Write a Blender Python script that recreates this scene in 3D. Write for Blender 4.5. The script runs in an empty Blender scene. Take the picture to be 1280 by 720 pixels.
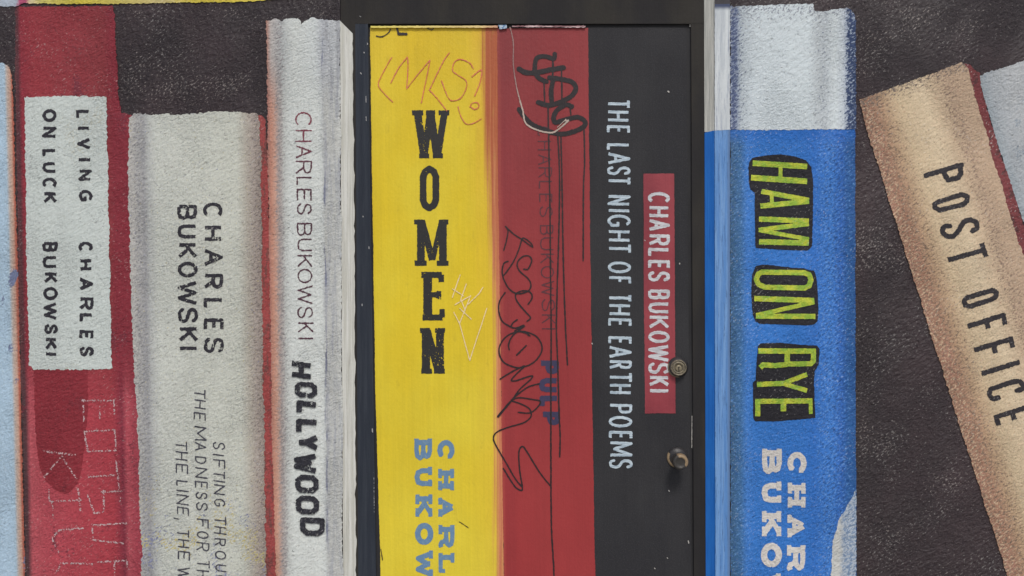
import bpy, math, random
import numpy as np
from mathutils import Vector

S = bpy.context.scene
C = S.collection
R = math.radians

# ------------------------------------------------------------------ camera
PX = 0.002                    # one photograph pixel is 2 mm on the wall face
D = 2.5                       # camera distance to the wall face
PCX, PCY = 690.0, 330.0       # the point of the wall straight in front of the lens
ZC = 1.45                     # lens height above the pavement

def at(px, py, d=0.0):
    """point at depth d behind the wall face, laid out on the wall's own 2 mm grid"""
    k = (D + d) / D
    return (((px - PCX) * PX) * k, d, ZC - ((py - PCY) * PX) * k)

cam_d = bpy.data.cameras.new('camera')
cam = bpy.data.objects.new('camera', cam_d)
C.objects.link(cam)
cam.location = (0, -D, ZC)
cam.rotation_euler = (R(90), 0, 0)
cam_d.sensor_width = 36
cam_d.lens = 36 * D / (1280 * PX)
cam_d.shift_x = (640 - PCX) / 1280
cam_d.shift_y = -(360 - PCY) / 1280
cam_d.clip_end = 200
S.camera = cam

# ------------------------------------------------------------------ light
SUN_DIR = Vector((-0.12, 0.74, -0.80)).normalized()      # the way the light travels
w = bpy.data.worlds.new('World')
S.world = w
w.use_nodes = True
wn = w.node_tree.nodes
sky = wn.new('ShaderNodeTexSky')
sky.sky_type = 'NISHITA'
sky.sun_disc = False
sky.sun_elevation = math.asin(-SUN_DIR.z)
sky.sun_rotation = math.atan2(-SUN_DIR.x, -SUN_DIR.y)
sky.air_density = 1.0
sky.dust_density = 3.0
sky.ozone_density = 1.0
w.node_tree.links.new(sky.outputs[0], wn['Background'].inputs[0])
wn['Background'].inputs[1].default_value = 0.10
sd = bpy.data.lights.new('sun', 'SUN')
sd.energy = 1.5
sd.angle = R(13)
sd.color = (1.0, 0.975, 0.945)
sun = bpy.data.objects.new('sun', sd)
C.objects.link(sun)
sun.rotation_euler = SUN_DIR.to_track_quat('-Z', 'Y').to_euler()
sun.location = (2, -4, 5)

S.render.engine = 'CYCLES'
S.view_settings.view_transform = 'Standard'
S.view_settings.look = 'None'
S.view_settings.exposure = 0.24
S.view_settings.gamma = 1.0

# ------------------------------------------------------------------ node helper
def lin(r, g, b, k=1.0):
    f = lambda v: (v / 255 / 12.92 if v / 255 <= 0.04045 else ((v / 255 + 0.055) / 1.055) ** 2.4) * k
    return (f(r), f(g), f(b), 1.0)

class G:
    """small wrapper for building a node tree"""
    def __init__(s, name):
        s.m = bpy.data.materials.new(name)
        s.m.use_nodes = True
        s.t = s.m.node_tree
        s.n = s.t.nodes
        s.b = s.n['Principled BSDF']
        uv = s.n.new('ShaderNodeUVMap')
        s.uv = uv.outputs[0]
        sep = s.n.new('ShaderNodeSeparateXYZ')
        s.link(s.uv, sep.inputs[0])
        s.x, s.y = sep.outputs[0], sep.outputs[1]
    def link(s, a, b):
        s.t.links.new(a, b)
    def put(s, sock, v):
        if isinstance(v, bpy.types.NodeSocket): s.link(v, sock)
        elif sock.type == 'VECTOR': sock.default_value = tuple(v)[:3]
        else: sock.default_value = v
    def math(s, op, a, b=0.0, c=0.0, clamp=False):
        n = s.n.new('ShaderNodeMath'); n.operation = op; n.use_clamp = clamp
        s.put(n.inputs[0], a); s.put(n.inputs[1], b); s.put(n.inputs[2], c)
        return n.outputs[0]
    def add(s, a, b): return s.math('ADD', a, b)
    def sub(s, a, b): return s.math('SUBTRACT', a, b)
    def mul(s, a, b): return s.math('MULTIPLY', a, b)
    def step(s, v, lo, hi):                       # smooth 0..1 between lo and hi
        n = s.n.new('ShaderNodeMapRange'); n.interpolation_type = 'SMOOTHSTEP'
        s.put(n.inputs[0], v); n.inputs[1].default_value = lo; n.inputs[2].default_value = hi
        return n.outputs[0]
    def mix(s, f, a, b, mode='MIX'):
        n = s.n.new('ShaderNodeMix'); n.data_type = 'RGBA'; n.blend_type = mode
        s.put(n.inputs[0], f); s.put(n.inputs[6], a); s.put(n.inputs[7], b)
        return n.outputs[2]
    def coord(s, sx=1.0, sy=1.0, rot=0.0, off=0.0):
        m = s.n.new('ShaderNodeVectorRotate'); m.rotation_type = 'Z_AXIS'
        s.link(s.uv, m.inputs['Vector']); m.inputs['Angle'].default_value = rot
        q = s.n.new('ShaderNodeVectorMath'); q.operation = 'MULTIPLY_ADD'
        s.link(m.outputs[0], q.inputs[0]); q.inputs[1].default_value = (sx, sy, 1); q.inputs[2].default_value = (off, off * 1.7, off)
        return q.outputs[0]
    def noise(s, px=10.0, py=None, detail=3.0, rough=0.55, rot=0.0, off=0.0, dist=0.0):
        n = s.n.new('ShaderNodeTexNoise'); n.noise_dimensions = '2D'
        s.link(s.coord(1 / px, 1 / (py or px), rot, off), n.inputs['Vector'])
        n.inputs['Scale'].default_value = 1.0; n.inputs['Detail'].default_value = detail
        n.inputs['Roughness'].default_value = rough; n.inputs['Distortion'].default_value = dist
        return n.outputs[0]
    def voro(s, px, py=None, rot=0.0, off=0.0):
        n = s.n.new('ShaderNodeTexVoronoi'); n.voronoi_dimensions = '2D'; n.feature = 'SMOOTH_F1'
        s.link(s.coord(1 / px, 1 / (py or px), rot, off), n.inputs['Vector'])
        n.inputs['Scale'].default_value = 1.0
        n.inputs['Smoothness'].default_value = 0.4
        return n.outputs['Distance']
    def ramp(s, v, lo, hi, stops):
        """stops in the same units as v"""
        t = s.math('DIVIDE', s.sub(v, lo), hi - lo, clamp=True)
        n = s.n.new('ShaderNodeValToRGB'); cr = n.color_ramp
        s.link(t, n.inputs[0])
        st = [(max(0, min(1, (p - lo) / (hi - lo))), c) for p, c in stops]
        while len(cr.elements) < len(st): cr.elements.new(0.5)
        for e, (p, c) in zip(cr.elements, st): e.position = p; e.color = c
        return n.outputs[0]
    def across(s, a, b):                          # pixels right of the line x = a + b*y
        return s.sub(s.x, s.add(s.mul(s.y, b), a))

STYLE = {}
def paint(name, color, kind='stucco', rough=0.62, vary=0.10, pits=0.30, specks=0.0, grain=0.0, spec=0.35, flecks=0.22):
    """kind: stucco (rough render), wood (brushed board), door (smooth metal sheet)"""
    g = G(name)
    if kind == 'stucco':
        n1 = g.noise(9, 5, 4, 0.62, R(40))
        v1 = g.voro(7.5, 5.2, R(40))
        n3 = g.noise(55, 45, 2, 0.5, 0, 3.1)
        h = g.add(g.add(g.mul(n1, 0.75), g.mul(v1, -0.30)), g.mul(n3, 0.55))
        fine = g.noise(4.2, 2.3, 3, 0.68, R(40), 9.0)
        patch = g.step(g.noise(85, 130, 3, 0.6, 0, 41.0), 0.36, 0.66)
        hb = g.add(g.mul(h, 0.60), g.mul(g.mul(fine, g.add(g.mul(patch, 0.55), 0.30)), 1.0))
        hb = g.add(hb, g.mul(g.noise(24, 38, 3, 0.55, R(-18), 44.0), 0.30))
        holes = g.step(g.noise(6.5, 5.0, 2, 0.5, 0, 47.0), 0.27, 0.20)
        hb = g.sub(hb, g.mul(holes, 0.5))
        dist = 0.0105
    elif kind == 'wood':
        h = g.noise(2.6, 90, 4, 0.6)
        hb = g.add(h, g.mul(g.noise(16, 22, 3, 0.6, 0, 4), 0.5))
        dist = 0.0022
    else:
        h = g.noise(5, 5, 3, 0.6)
        hb = g.add(g.mul(h, 0.4), g.mul(g.noise(70, 110, 2, 0.5, 0, 7), 1.4))
        hb = g.add(hb, g.mul(g.noise(2.4, 120, 3, 0.65, R(1), 17), 0.22))
        dist = 0.0022
    g.h = h
    col = color(g) if callable(color) else color
    v = g.noise(26, 40, 3, 0.6, 0, 5.5)
    v2 = g.noise(2.4, 2.4, 1, 0.5, R(40), 2.2)
    f = g.add(g.mul(g.sub(v, 0.5), 2.2 * vary), g.mul(g.sub(v2, 0.5), (3.0 if kind == 'stucco' else 1.6) * vary))
    if kind == 'door':
        f = g.add(f, g.mul(g.sub(g.noise(4.0, 210, 4, 0.65, R(.6), 19), 0.5), 0.16))
        f = g.add(f, g.mul(g.sub(g.noise(95, 150, 4, 0.6, 0, 23), 0.5), 0.22))
    sc = g.n.new('ShaderNodeVectorMath'); sc.operation = 'SCALE'
    g.put(sc.inputs[0], col); g.put(sc.inputs[3], g.add(f, 1.0))
    col = sc.outputs[0]
    if kind == 'stucco' and flecks:  # worn raised grain, together with small glints put into the colour
        fm = g.step(g.add(g.noise(4.4, 2.2, 2, 0.6, R(40), 31.0), g.mul(g.sub(g.noise(60, 50, 2, 0.5, 0, 33), 0.5), 0.3)), 0.67, 0.75)
        col = g.mix(g.mul(fm, flecks), col, lin(214, 212, 206))
    if pits:
        if kind == 'stucco':
            pm = g.step(g.add(g.noise(4.6, 2.3, 3, 0.7, R(40), 1.3), g.mul(g.sub(g.noise(70, 55, 2, 0.5, 0, 8), 0.5), 0.40)), 0.36, 0.27)
        else:
            pm = g.step(g.noise(9, 16, 4, 0.75, 0, 1.3), 0.30, 0.22)
        col = g.mix(g.mul(pm, pits), col, lin(66, 62, 66))
    if specks:  # pale grit, partly specular glints painted as colour
        a = g.noise(3.8, 1.9, 2, 0.6, R(40), 12.0)
        b = g.noise(120, 70, 2, 0.55, R(10), 6.0)
        sm = g.step(g.add(a, g.mul(g.sub(b, 0.5), 0.55)), 0.71, 0.79)
        col = g.mix(g.mul(sm, specks), col, lin(164, 156, 150))
    if grain:
        gm = g.step(g.noise(2.2, 120, 4, 0.7, 0, 15.0), 0.55, 0.68)
        col = g.mix(g.mul(gm, grain), col, lin(70, 75, 95))
    g.put(g.b.inputs['Base Color'], col)
    g.b.inputs['Roughness'].default_value = rough
    g.b.inputs['Specular IOR Level'].default_value = spec
    bp = g.n.new('ShaderNodeBump')
    bp.inputs['Strength'].default_value = 1.0
    bp.inputs['Distance'].default_value = dist * 0.55
    g.link(hb, bp.inputs['Height'])
    g.link(bp.outputs[0], g.b.inputs['Normal'])
    return g.m

def dry(g, amount, base, over, soft=0.16, seed=0.0):
    """dry brush: 'over' catches on the raised grain where amount (0..1) is high"""
    n = g.noise(4.6, 2.5, 3, 0.72, R(40), 20.0 + seed)
    f = g.step(g.add(g.sub(amount, 0.5), g.mul(g.sub(n, 0.5), 2.3)), -soft, soft)
    return g.mix(f, base, over)

# ------------------------------------------------------------------ geometry helpers
_rng = np.random.RandomState(7)
_tab = _rng.rand(512, 512)
def vnoise(x, y):
    xi = np.floor(x).astype(int); yi = np.floor(y).astype(int)
    fx = x - xi; fy = y - yi
    fx = fx * fx * (3 - 2 * fx); fy = fy * fy * (3 - 2 * fy)
    a = _tab[xi % 512, yi % 512]; b = _tab[(xi + 1) % 512, yi % 512]
    c = _tab[xi % 512, (yi + 1) % 512]; d = _tab[(xi + 1) % 512, (yi + 1) % 512]
    return (a * (1 - fx) + b * fx) * (1 - fy) + (c * (1 - fx) + d * fx) * fy - 0.5

def things_set(o, label, cat, group=None, kind=None):
    o['label'] = label; o['category'] = cat
    if kind is None: kind = 'thing'
    if group: o['group'] = group
    if kind: o['kind'] = kind

def thing(name, label, cat, loc, group=None):
    o = bpy.data.objects.new(name, None)
    o.empty_display_size = 0.05
    C.objects.link(o)
    o.location = loc
    things_set(o, label, cat, group)
    return o

def link_mesh(name, V, F, UV, mat, parent=None, label=None, smooth=False):
    me = bpy.data.meshes.new(name)
    off = Vector(parent_loc(parent))
    me.from_pydata([(x - off.x, y - off.y, z - off.z) for x, y, z in V], [], F)
    if UV is not None:
        ul = me.uv_layers.new(name='UVMap')
        idx = np.empty(len(me.loops), dtype=np.int32)
        me.loops.foreach_get('vertex_index', idx)
        ul.data.foreach_set('uv', np.asarray(UV, dtype=np.float32)[idx].ravel())
    me.materials.append(mat)
    if smooth:
        me.polygons.foreach_set('use_smooth', [True] * len(me.polygons))
    me.update()
    o = bpy.data.objects.new(name, me)
    C.objects.link(o)
    if parent: o.parent = parent
    if label: o['label'] = label
    return o

def parent_loc(p):
    v = Vector((0, 0, 0))
    while p is not None:
        v += p.location; p = p.parent
    return v

def resample(pts, step, closed):
    out = []
    n = len(pts)
    for i in range(n if closed else n - 1):
        a, b = pts[i], pts[(i + 1) % n]
        L = math.hypot(b[0] - a[0], b[1] - a[1])
        k = max(1, int(round(L / step)))
        for j in range(k):
            t = j / k
            out.append((a[0] + (b[0] - a[0]) * t, a[1] + (b[1] - a[1]) * t))
    if not closed: out.append(pts[-1])
    return out

def sheet(name, pts, d, mat, parent=None, amp=1.0, thick=0.003, step=1.6, fr=0.38, wave=0.8, label=None, seed=0):
    """a coat of paint with an uneven edge: outline pts in wall pixels, front face at depth d"""
    P = np.array(resample(pts, step, True))
    n = len(P)
    T = np.roll(P, -1, 0) - np.roll(P, 1, 0)
    T /= np.maximum(np.linalg.norm(T, axis=1, keepdims=True), 1e-6)
    N = np.stack([T[:, 1], -T[:, 0]], 1)
    off = amp * 2.0 * (vnoise(P[:, 0] * fr + seed, P[:, 1] * fr + seed * 3) + 0.7 * vnoise(P[:, 0] * fr * 2.3 + 40, P[:, 1] * fr * 2.3 + seed))
    off += wave * 2.0 * vnoise(P[:, 0] * 0.035 + 11 + seed, P[:, 1] * 0.035 + 5)
    P = P + N * off[:, None]
    V = [at(x, y, d) for x, y in P] + [at(x, y, d + thick) for x, y in P]
    area = sum(P[i][0] * P[(i + 1) % n][1] - P[(i + 1) % n][0] * P[i][1] for i in range(n))
    front = list(range(n))
    if area < 0: front = front[::-1]
    F = [front[::-1] if False else front]
    F += [(i, (i + 1) % n, n + (i + 1) % n, n + i) for i in range(n)]
    UV = list(map(tuple, P)) * 2
    return link_mesh(name, V, F, UV, mat, parent, label)

def boxmesh(x0, x1, y0, y1, z0, z1):
    V = [(x, y, z) for x in (x0, x1) for y in (y0, y1) for z in (z0, z1)]
    F = [(0, 1, 3, 2), (4, 6, 7, 5), (0, 4, 5, 1), (2, 3, 7, 6), (0, 2, 6, 4), (1, 5, 7, 3)]
    return V, F

def seg_d(X, Y, a, b, hw, cut_a, cut_b):
    ax, ay = a; bx, by = b
    L = max(math.hypot(bx - ax, by - ay), 1e-6)
    ux, uy = (bx - ax) / L, (by - ay) / L
    t = (X - ax) * ux + (Y - ay) * uy
    nn = -(X - ax) * uy + (Y - ay) * ux
    tc = np.clip(t, 0, L)
    dd = np.sqrt((t - tc) ** 2 + nn ** 2) - hw
    if cut_a: dd = np.maximum(dd, -t)
    if cut_b: dd = np.maximum(dd, t - L)
    return dd

class Lettering:
    """strokes gathered as one coat of paint, meshed from their distance field"""
    def __init__(s): s.groups = []
    def strokes(s, lst):                 # one letter: [(points, width, butt)]
        s.groups.append(lst)
    def build(s, name, d, mat, parent, step=0.5, merge=False, amp=0.35, fr=0.55, holes=0.0, hole_fr=0.45, label=None, thick=0.0006, dash=None):
        V, F, UV = [], [], []
        for lst in ([sum(s.groups, [])] if merge else s.groups):
            xs = [p[0] for st in lst for p in st[0]]; ys = [p[1] for st in lst for p in st[0]]
            m = max(st[1] for st in lst) / 2 + 2.5
            x0, x1, y0, y1 = min(xs) - m, max(xs) + m, min(ys) - m, max(ys) + m
            nx = int((x1 - x0) / step) + 2; ny = int((y1 - y0) / step) + 2
            gx = x0 + np.arange(nx) * step; gy = y0 + np.arange(ny) * step
            X, Y = np.meshgrid(gx, gy, indexing='ij')
            Dm = np.full(X.shape, 9.0)
            for pts, wd, butt in lst:
                k = len(pts) - 1
                for i in range(k):
                    a, b = pts[i], pts[i + 1]
                    # only the cells near this piece
                    r = wd / 2 + 2.5
                    i0 = max(0, int((min(a[0], b[0]) - r - x0) / step)); i1 = min(nx, int((max(a[0], b[0]) + r - x0) / step) + 2)
                    j0 = max(0, int((min(a[1], b[1]) - r - y0) / step)); j1 = min(ny, int((max(a[1], b[1]) + r - y0) / step) + 2)
                    sl = (slice(i0, i1), slice(j0, j1))
                    Dm[sl] = np.minimum(Dm[sl], seg_d(X[sl], Y[sl], a, b, wd / 2, butt and i == 0, butt and i == k - 1))
            Dm = Dm + amp * 2.0 * (vnoise(X * fr, Y * fr) + 0.6 * vnoise(X * fr * 2.1 + 31, Y * fr * 2.1 + 17))
            if holes:
                hn = vnoise(X * hole_fr + 3, Y * hole_fr + 8) + 0.8 * vnoise(X * hole_fr * 2.3, Y * hole_fr * 2.3) + 0.7 * vnoise(X * 0.07 + 9, Y * 0.07)
                Dm = np.maximum(Dm, (hn - (0.62 - holes)) * 4.0)
            if dash:
                Dm = np.maximum(Dm, (dash - (vnoise(X * 0.85 + 5, Y * 0.85) + 0.5)) * 2.5)
            s._march(Dm, gx, gy, step, V, F, UV, d, thick)
        return link_mesh(name, V, F, UV, mat, parent, label)
    def _march(s, Dm, gx, gy, step, V, F, UV, d, thick):
        ins = Dm < 0
        full = ins[:-1, :-1] & ins[1:, :-1] & ins[1:, 1:] & ins[:-1, 1:]
        any_ = ins[:-1, :-1] | ins[1:, :-1] | ins[1:, 1:] | ins[:-1, 1:]
        def vert(x, y, dd=d):
            V.append(at(x, y, dd)); UV.append((x, y)); return len(V) - 1
        for i in range(full.shape[0]):
            row = full[i]
            if not row.any(): continue
            j = 0; n = len(row)
            while j < n:
                if row[j]:
                    k = j
                    while k < n and row[k]: k += 1
                    F.append((vert(gx[i], gy[j]), vert(gx[i], gy[k]), vert(gx[i + 1], gy[k]), vert(gx[i + 1], gy[j])))
                    j = k
                else: j += 1
        for i, j in zip(*np.nonzero(any_ & ~full)):
            c = [(i, j), (i, j + 1), (i + 1, j + 1), (i + 1, j)]
            poly = []; cross = []
            for q in range(4):
                a, b = c[q], c[(q + 1) % 4]
                da, db = Dm[a], Dm[b]
                if da < 0: poly.append((gx[a[0]], gy[a[1]]))
                if (da < 0) != (db < 0):
                    t = da / (da - db)
                    p = (gx[a[0]] + (gx[b[0]] - gx[a[0]]) * t, gy[a[1]] + (gy[b[1]] - gy[a[1]]) * t)
                    poly.append(p); cross.append((p, len(poly) - 1))
            if len(poly) < 3: continue
            ids = [vert(*p) for p in poly]
            F.append(tuple(ids))
            if len(cross) == 2:
                (p, ia), (q, ib) = cross
                b0 = vert(p[0], p[1], d + thick); b1 = vert(q[0], q[1], d + thick)
                F.append((ids[ia], ids[ib], b1, b0))

def arc(cx, cy, rx, ry, a0, a1, n=14):
    return [(cx + rx * math.cos(R(a0 + (a1 - a0) * i / n)), cy + ry * math.sin(R(a0 + (a1 - a0) * i / n))) for i in range(n + 1)]

def smooth(pts, n=7):
    """Catmull-Rom through the points"""
    if len(pts) < 3: return list(pts)
    P = [pts[0]] + list(pts) + [pts[-1]]
    out = []
    for i in range(1, len(P) - 2):
        p0, p1, p2, p3 = P[i - 1], P[i], P[i + 1], P[i + 2]
        for j in range(n):
            t = j / n; t2 = t * t; t3 = t2 * t
            out.append(tuple(0.5 * (2 * p1[k] + (p2[k] - p0[k]) * t + (2 * p0[k] - 5 * p1[k] + 4 * p2[k] - p3[k]) * t2 + (3 * p1[k] - p0[k] - 3 * p2[k] + p3[k]) * t3) for k in (0, 1)))
    out.append(pts[-1])
    return out

Sx = smooth([(0.96, 0.2), (0.78, 0.03), (0.48, 0.0), (0.16, 0.06), (0.03, 0.25), (0.2, 0.42), (0.5, 0.5), (0.82, 0.58), (1.0, 0.76), (0.84, 0.95), (0.5, 1.0), (0.2, 0.97), (0.0, 0.8)], 4)
GLY = {  # plain stroke letters: unit box, x right, y down
 'A': [[(0, 1), (.5, 0), (1, 1)], [(.19, .64), (.81, .64)]],
 'B': [[(0, 1), (0, 0), (.6, 0), (.86, .07), (.95, .25), (.86, .42), (.6, .48), (0, .48)], [(.6, .48), (.9, .56), (1, .74), (.9, .93), (.6, 1), (0, 1)]],
 'C': [arc(.55, .5, .55, .5, -48, -312, 18)],
 'D': [[(0, 1), (0, 0), (.5, 0), (.85, .14), (1, .5), (.85, .86), (.5, 1), (0, 1)]],
 'E': [[(1, 0), (0, 0), (0, 1), (1, 1)], [(0, .48), (.85, .48)]],
 'F': [[(1, 0), (0, 0), (0, 1)], [(0, .48), (.8, .48)]],
 'G': [arc(.52, .5, .52, .5, -45, -300, 18) + [(1, .85), (1, .55), (.62, .55)]],
 'H': [[(0, 0), (0, 1)], [(1, 0), (1, 1)], [(0, .5), (1, .5)]],
 'I': [[(.5, 0), (.5, 1)]],
 'K': [[(0, 0), (0, 1)], [(1, 0), (.05, .58)], [(.32, .42), (1, 1)]],
 'L': [[(0, 0), (0, 1), (1, 1)]],
 'M': [[(0, 1), (0.04, 0), (.5, .8), (.96, 0), (1, 1)]],
 'N': [[(0, 1), (0, 0), (1, 1), (1, 0)]],
 'O': [arc(.5, .5, .5, .5, 0, 360, 24)],
 'P': [[(0, 1), (0, 0), (.62, 0), (.92, .08), (1, .26), (.92, .45), (.62, .53), (0, .53)]],
 'R': [[(0, 1), (0, 0), (.6, 0), (.9, .08), (1, .25), (.9, .43), (.6, .51), (0, .51)], [(.5, .51), (1, 1)]],
 'S': [Sx],
 'T': [[(0, 0), (1, 0)], [(.5, 0), (.5, 1)]],
 'U': [[(0, 0), (0, .68), (.14, .93), (.5, 1), (.86, .93), (1, .68), (1, 0)]],
 'V': [[(0, 0), (.5, 1), (1, 0)]],
 'W': [[(0, 0), (.25, 1), (.5, .08), (.75, 1), (1, 0)]],
 'Y': [[(0, 0), (.5, .5), (1, 0)], [(.5, .5), (.5, 1)]],
 ',': [[(.5, .9), (.3, 1.25)]],
}
BLK = dict(GLY)   # squared block letters
BLK['O'] = [[(.25, 0), (.75, 0), (1, .2), (1, .8), (.75, 1), (.25, 1), (0, .8), (0, .2), (.25, 0), (.5, 0)]]
BLK['D'] = [[(0, 1), (0, 0), (.72, 0), (1, .22), (1, .78), (.72, 1), (0, 1), (0, .5)]]
BLK['W'] = [[(0, 0), (.28, 1), (.5, .3), (.72, 1), (1, 0)]]
BLK['Y'] = [[(0, 0), (.5, .62), (1, 0)], [(.5, .5), (.5, 1)]]
# slab letters: (points, width factor)
SLAB = {
 'B': [([(.2, 0), (.2, 1)], 1), ([(0, 0), (.62, 0), (.88, .1), (.93, .25), (.85, .42), (.6, .49), (.2, .49)], .85), ([(.6, .49), (.92, .58), (1, .75), (.9, .93), (.62, 1), (0, 1)], .85)],
 'U': [([(.2, 0), (.2, .62), (.3, .92), (.55, 1), (.8, .9), (.86, .6), (.86, 0)], .95), ([(0, 0), (.42, 0)], .75), ([(.66, 0), (1, 0)], .75)],
 'K': [([(.2, 0), (.2, 1)], 1), ([(0, 0), (.44, 0)], .75), ([(0, 1), (.44, 1)], .75), ([(.82, .02), (.25, .6)], .8), ([(.42, .45), (.84, .98)], 1), ([(.62, 0), (1, 0)], .75), ([(.62, 1), (1, 1)], .75)],
 'O': [(arc(.5, .5, .5, .5, 0, 360, 26), 1.05)],
 'W': [([(.12, 0), (.3, 1), (.5, .25), (.7, 1), (.88, 0)], .95), ([(0, 0), (.3, 0)], .75), ([(.7, 0), (1, 0)], .75), ([(.4, .2), (.6, .2)], .7)],
 'S': [(Sx, 1)],
 'I': [([(.5, 0), (.5, 1)], 1.1), ([(0, 0), (1, 0)], .75), ([(0, 1), (1, 1)], .75)],
 'C': [(arc(.52, .5, .52, .5, -40, -315, 20), 1), ([(.95, .02), (.95, .36)], .8)],
 'H': [([(.2, 0), (.2, 1)], 1), ([(.8, 0), (.8, 1)], 1), ([(.2, .5), (.8, .5)], .85), ([(0, 0), (.43, 0)], .75), ([(.57, 0), (1, 0)], .75), ([(0, 1), (.43, 1)], .75), ([(.57, 1), (1, 1)], .75)],
 'A': [([(.14, 1), (.46, 0)], .75), ([(.5, 0), (.84, 1)], 1.05), ([(.28, .66), (.72, .66)], .7), ([(0, 1), (.36, 1)], .75), ([(.6, 1), (1, 1)], .75)],
 'R': [([(.2, 0), (.2, 1)], 1), ([(0, 0), (.6, 0), (.86, .09), (.92, .26), (.84, .44), (.6, .52), (.2, .52)], .85), ([(0, 1), (.42, 1)], .75), ([(.6, .52), (.74, .66), (.78, .9), (.9, 1), (1, .92)], .85)],
 'L': [([(.24, 0), (.24, 1)], 1), ([(0, 0), (.52, 0)], .75), ([(0, 1), (.97, 1), (.97, .62)], .8)],
 'E': [([(.24, 0), (.24, 1)], 1), ([(0, 0), (.95, 0), (.95, .3)], .75), ([(0, 1), (.97, 1), (.97, .68)], .75), ([(.24, .5), (.66, .5)], .75)],
}
TALL = {  # tall condensed slab letters
 'W': [([(.15, 0), (.32, 1)], 1), ([(.49, 0), (.33, 1)], .9), ([(.5, 0), (.67, 1)], 1), ([(.87, 0), (.69, 1)], .9), ([(0, 0), (.3, 0)], .66), ([(.37, 0), (.62, 0)], .66), ([(.71, 0), (1, 0)], .66), ([(.19, 1), (.46, 1)], .6), ([(.56, 1), (.83, 1)], .6)],
 'O': [([(.5, 0), (.85, .07), (1, .2), (1, .8), (.85, .93), (.5, 1), (.15, .93), (0, .8), (0, .2), (.15, .07), (.5, 0)], .85)],
 'M': [([(.2, 0), (.2, 1)], 1), ([(.84, 0), (.84, 1)], 1), ([(.24, 0), (.53, .92)], .85), ([(.8, 0), (.54, .92)], .7), ([(0, 0), (.32, 0)], .62), ([(.72, 0), (1, 0)], .62), ([(.02, 1), (.37, 1)], .66), ([(.66, 1), (1, 1)], .66)],
 'E': [([(.3, 0), (.3, 1)], 1.15), ([(0, 0), (.95, 0)], .78), ([(.93, 0), (.93, .17)], .7), ([(.3, .47), (.82, .47)], .7), ([(.82, .38), (.82, .57)], .6), ([(.06, 1), (1, 1)], .78), ([(.97, 1), (.97, .8)], .7)],
 'N': [([(.24, 0), (.24, 1)], 1.05), ([(.8, 0), (.8, 1)], 1.0), ([(.28, 0), (.74, 1)], .95), ([(0, 0), (.4, 0)], .62), ([(.6, 0), (1, 0)], .62), ([(.05, 1), (.48, 1)], .62), ([(.56, 1), (1, 1)], .62)],
}

def column(L, text, ranges, top_x, bot_x, width, font=GLY, butt=True, skew=0.0, jit=0.0, seed=1):
    """letters read downwards, their tops to the right; ranges = (y0, y1) of each letter"""
    rnd = random.Random(seed)
    ya, yb = ranges[0][0], ranges[-1][1]
    for ch, (y0, y1) in zip(text, ranges):
        t = ((y0 + y1) / 2 - ya) / max(yb - ya, 1e-6)
        xl = top_x[0] + (bot_x[0] - top_x[0]) * t + rnd.uniform(-jit, jit)
        xr = top_x[1] + (bot_x[1] - top_x[1]) * t + rnd.uniform(-jit, jit)
        h = width / 2
        sk = skew + rnd.uniform(-jit, jit) * 0.05
        def mp(p):
            x = (xr - h) - p[1] * ((xr - xl) - 2 * h)
            wy = max((y1 - y0) - 2 * h, 0.0)
            y = (y0 + h) + p[0] * wy if wy > 0 else (y0 + y1) / 2
            return (x, y + sk * (x - (xl + xr) / 2))
        L.strokes([([mp(p) for p in (st[0] if font is SLAB else st)], width * (st[1] if font is SLAB else 1), butt) for st in font[ch]])

def upright(L, ch, x0, x1, y0, y1, width):
    m = width * 0.31
    mp = lambda p: (x0 + 1 + p[0] * (x1 - x0 - 2), y0 + m + p[1] * (y1 - y0 - 2 * m))
    if ch == 'O':
        mp = lambda p: (x0 + width * .43 + p[0] * (x1 - x0 - width * .86), y0 + width * .43 + p[1] * (y1 - y0 - width * .86))
    L.strokes([([mp(p) for p in st], width * f, ch != 'O') for st, f in TALL[ch]])

def zoomed(ox, oy, s, pts):                       # measured on an enlargement of the wall
    return [(ox + x / s, oy + y / s) for x, y in pts]

BOT = 1054.0                                      # the foot of the wall, on the pavement
RV = 0.012                                        # depth of the door recess
DK = (D + RV) / D
DD = 0.021                                        # depth of the door sheet

# ================================================================== LARGE STRUCTURE
M_dark = paint('dark_brown_stucco', lambda g: g.mix(g.step(g.noise(140, 200, 3, .6, 0, 2), .35, .7), lin(41, 33, 36), lin(53, 41, 44)), 'stucco', 0.46, 0.16, 0.15, 0.55, spec=0.40)
M_frame_dark = paint('dark_frame_paint', lambda g: g.mix(g.step(g.noise(60, 160, 3, .6), .35, .7), lin(40, 39, 40), lin(49, 47, 44)), 'door', 0.7, 0.10, 0.0, spec=.15)
M_frame_blue = paint('slate_frame_paint', lambda g: g.mix(g.step(g.noise(9, 190, 4, .7), .4, .7), lin(43, 48, 57), lin(52, 57, 65)), 'wood', 0.7, 0.08, 0.0, spec=.15)
M_door_dark = paint('black_door_paint', lambda g: g.mix(g.step(g.noise(80, 120, 3, .6), .35, .7), lin(44, 44, 46), lin(50, 50, 52)), 'door', 0.65, 0.06, 0.0, spec=.15)

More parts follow.
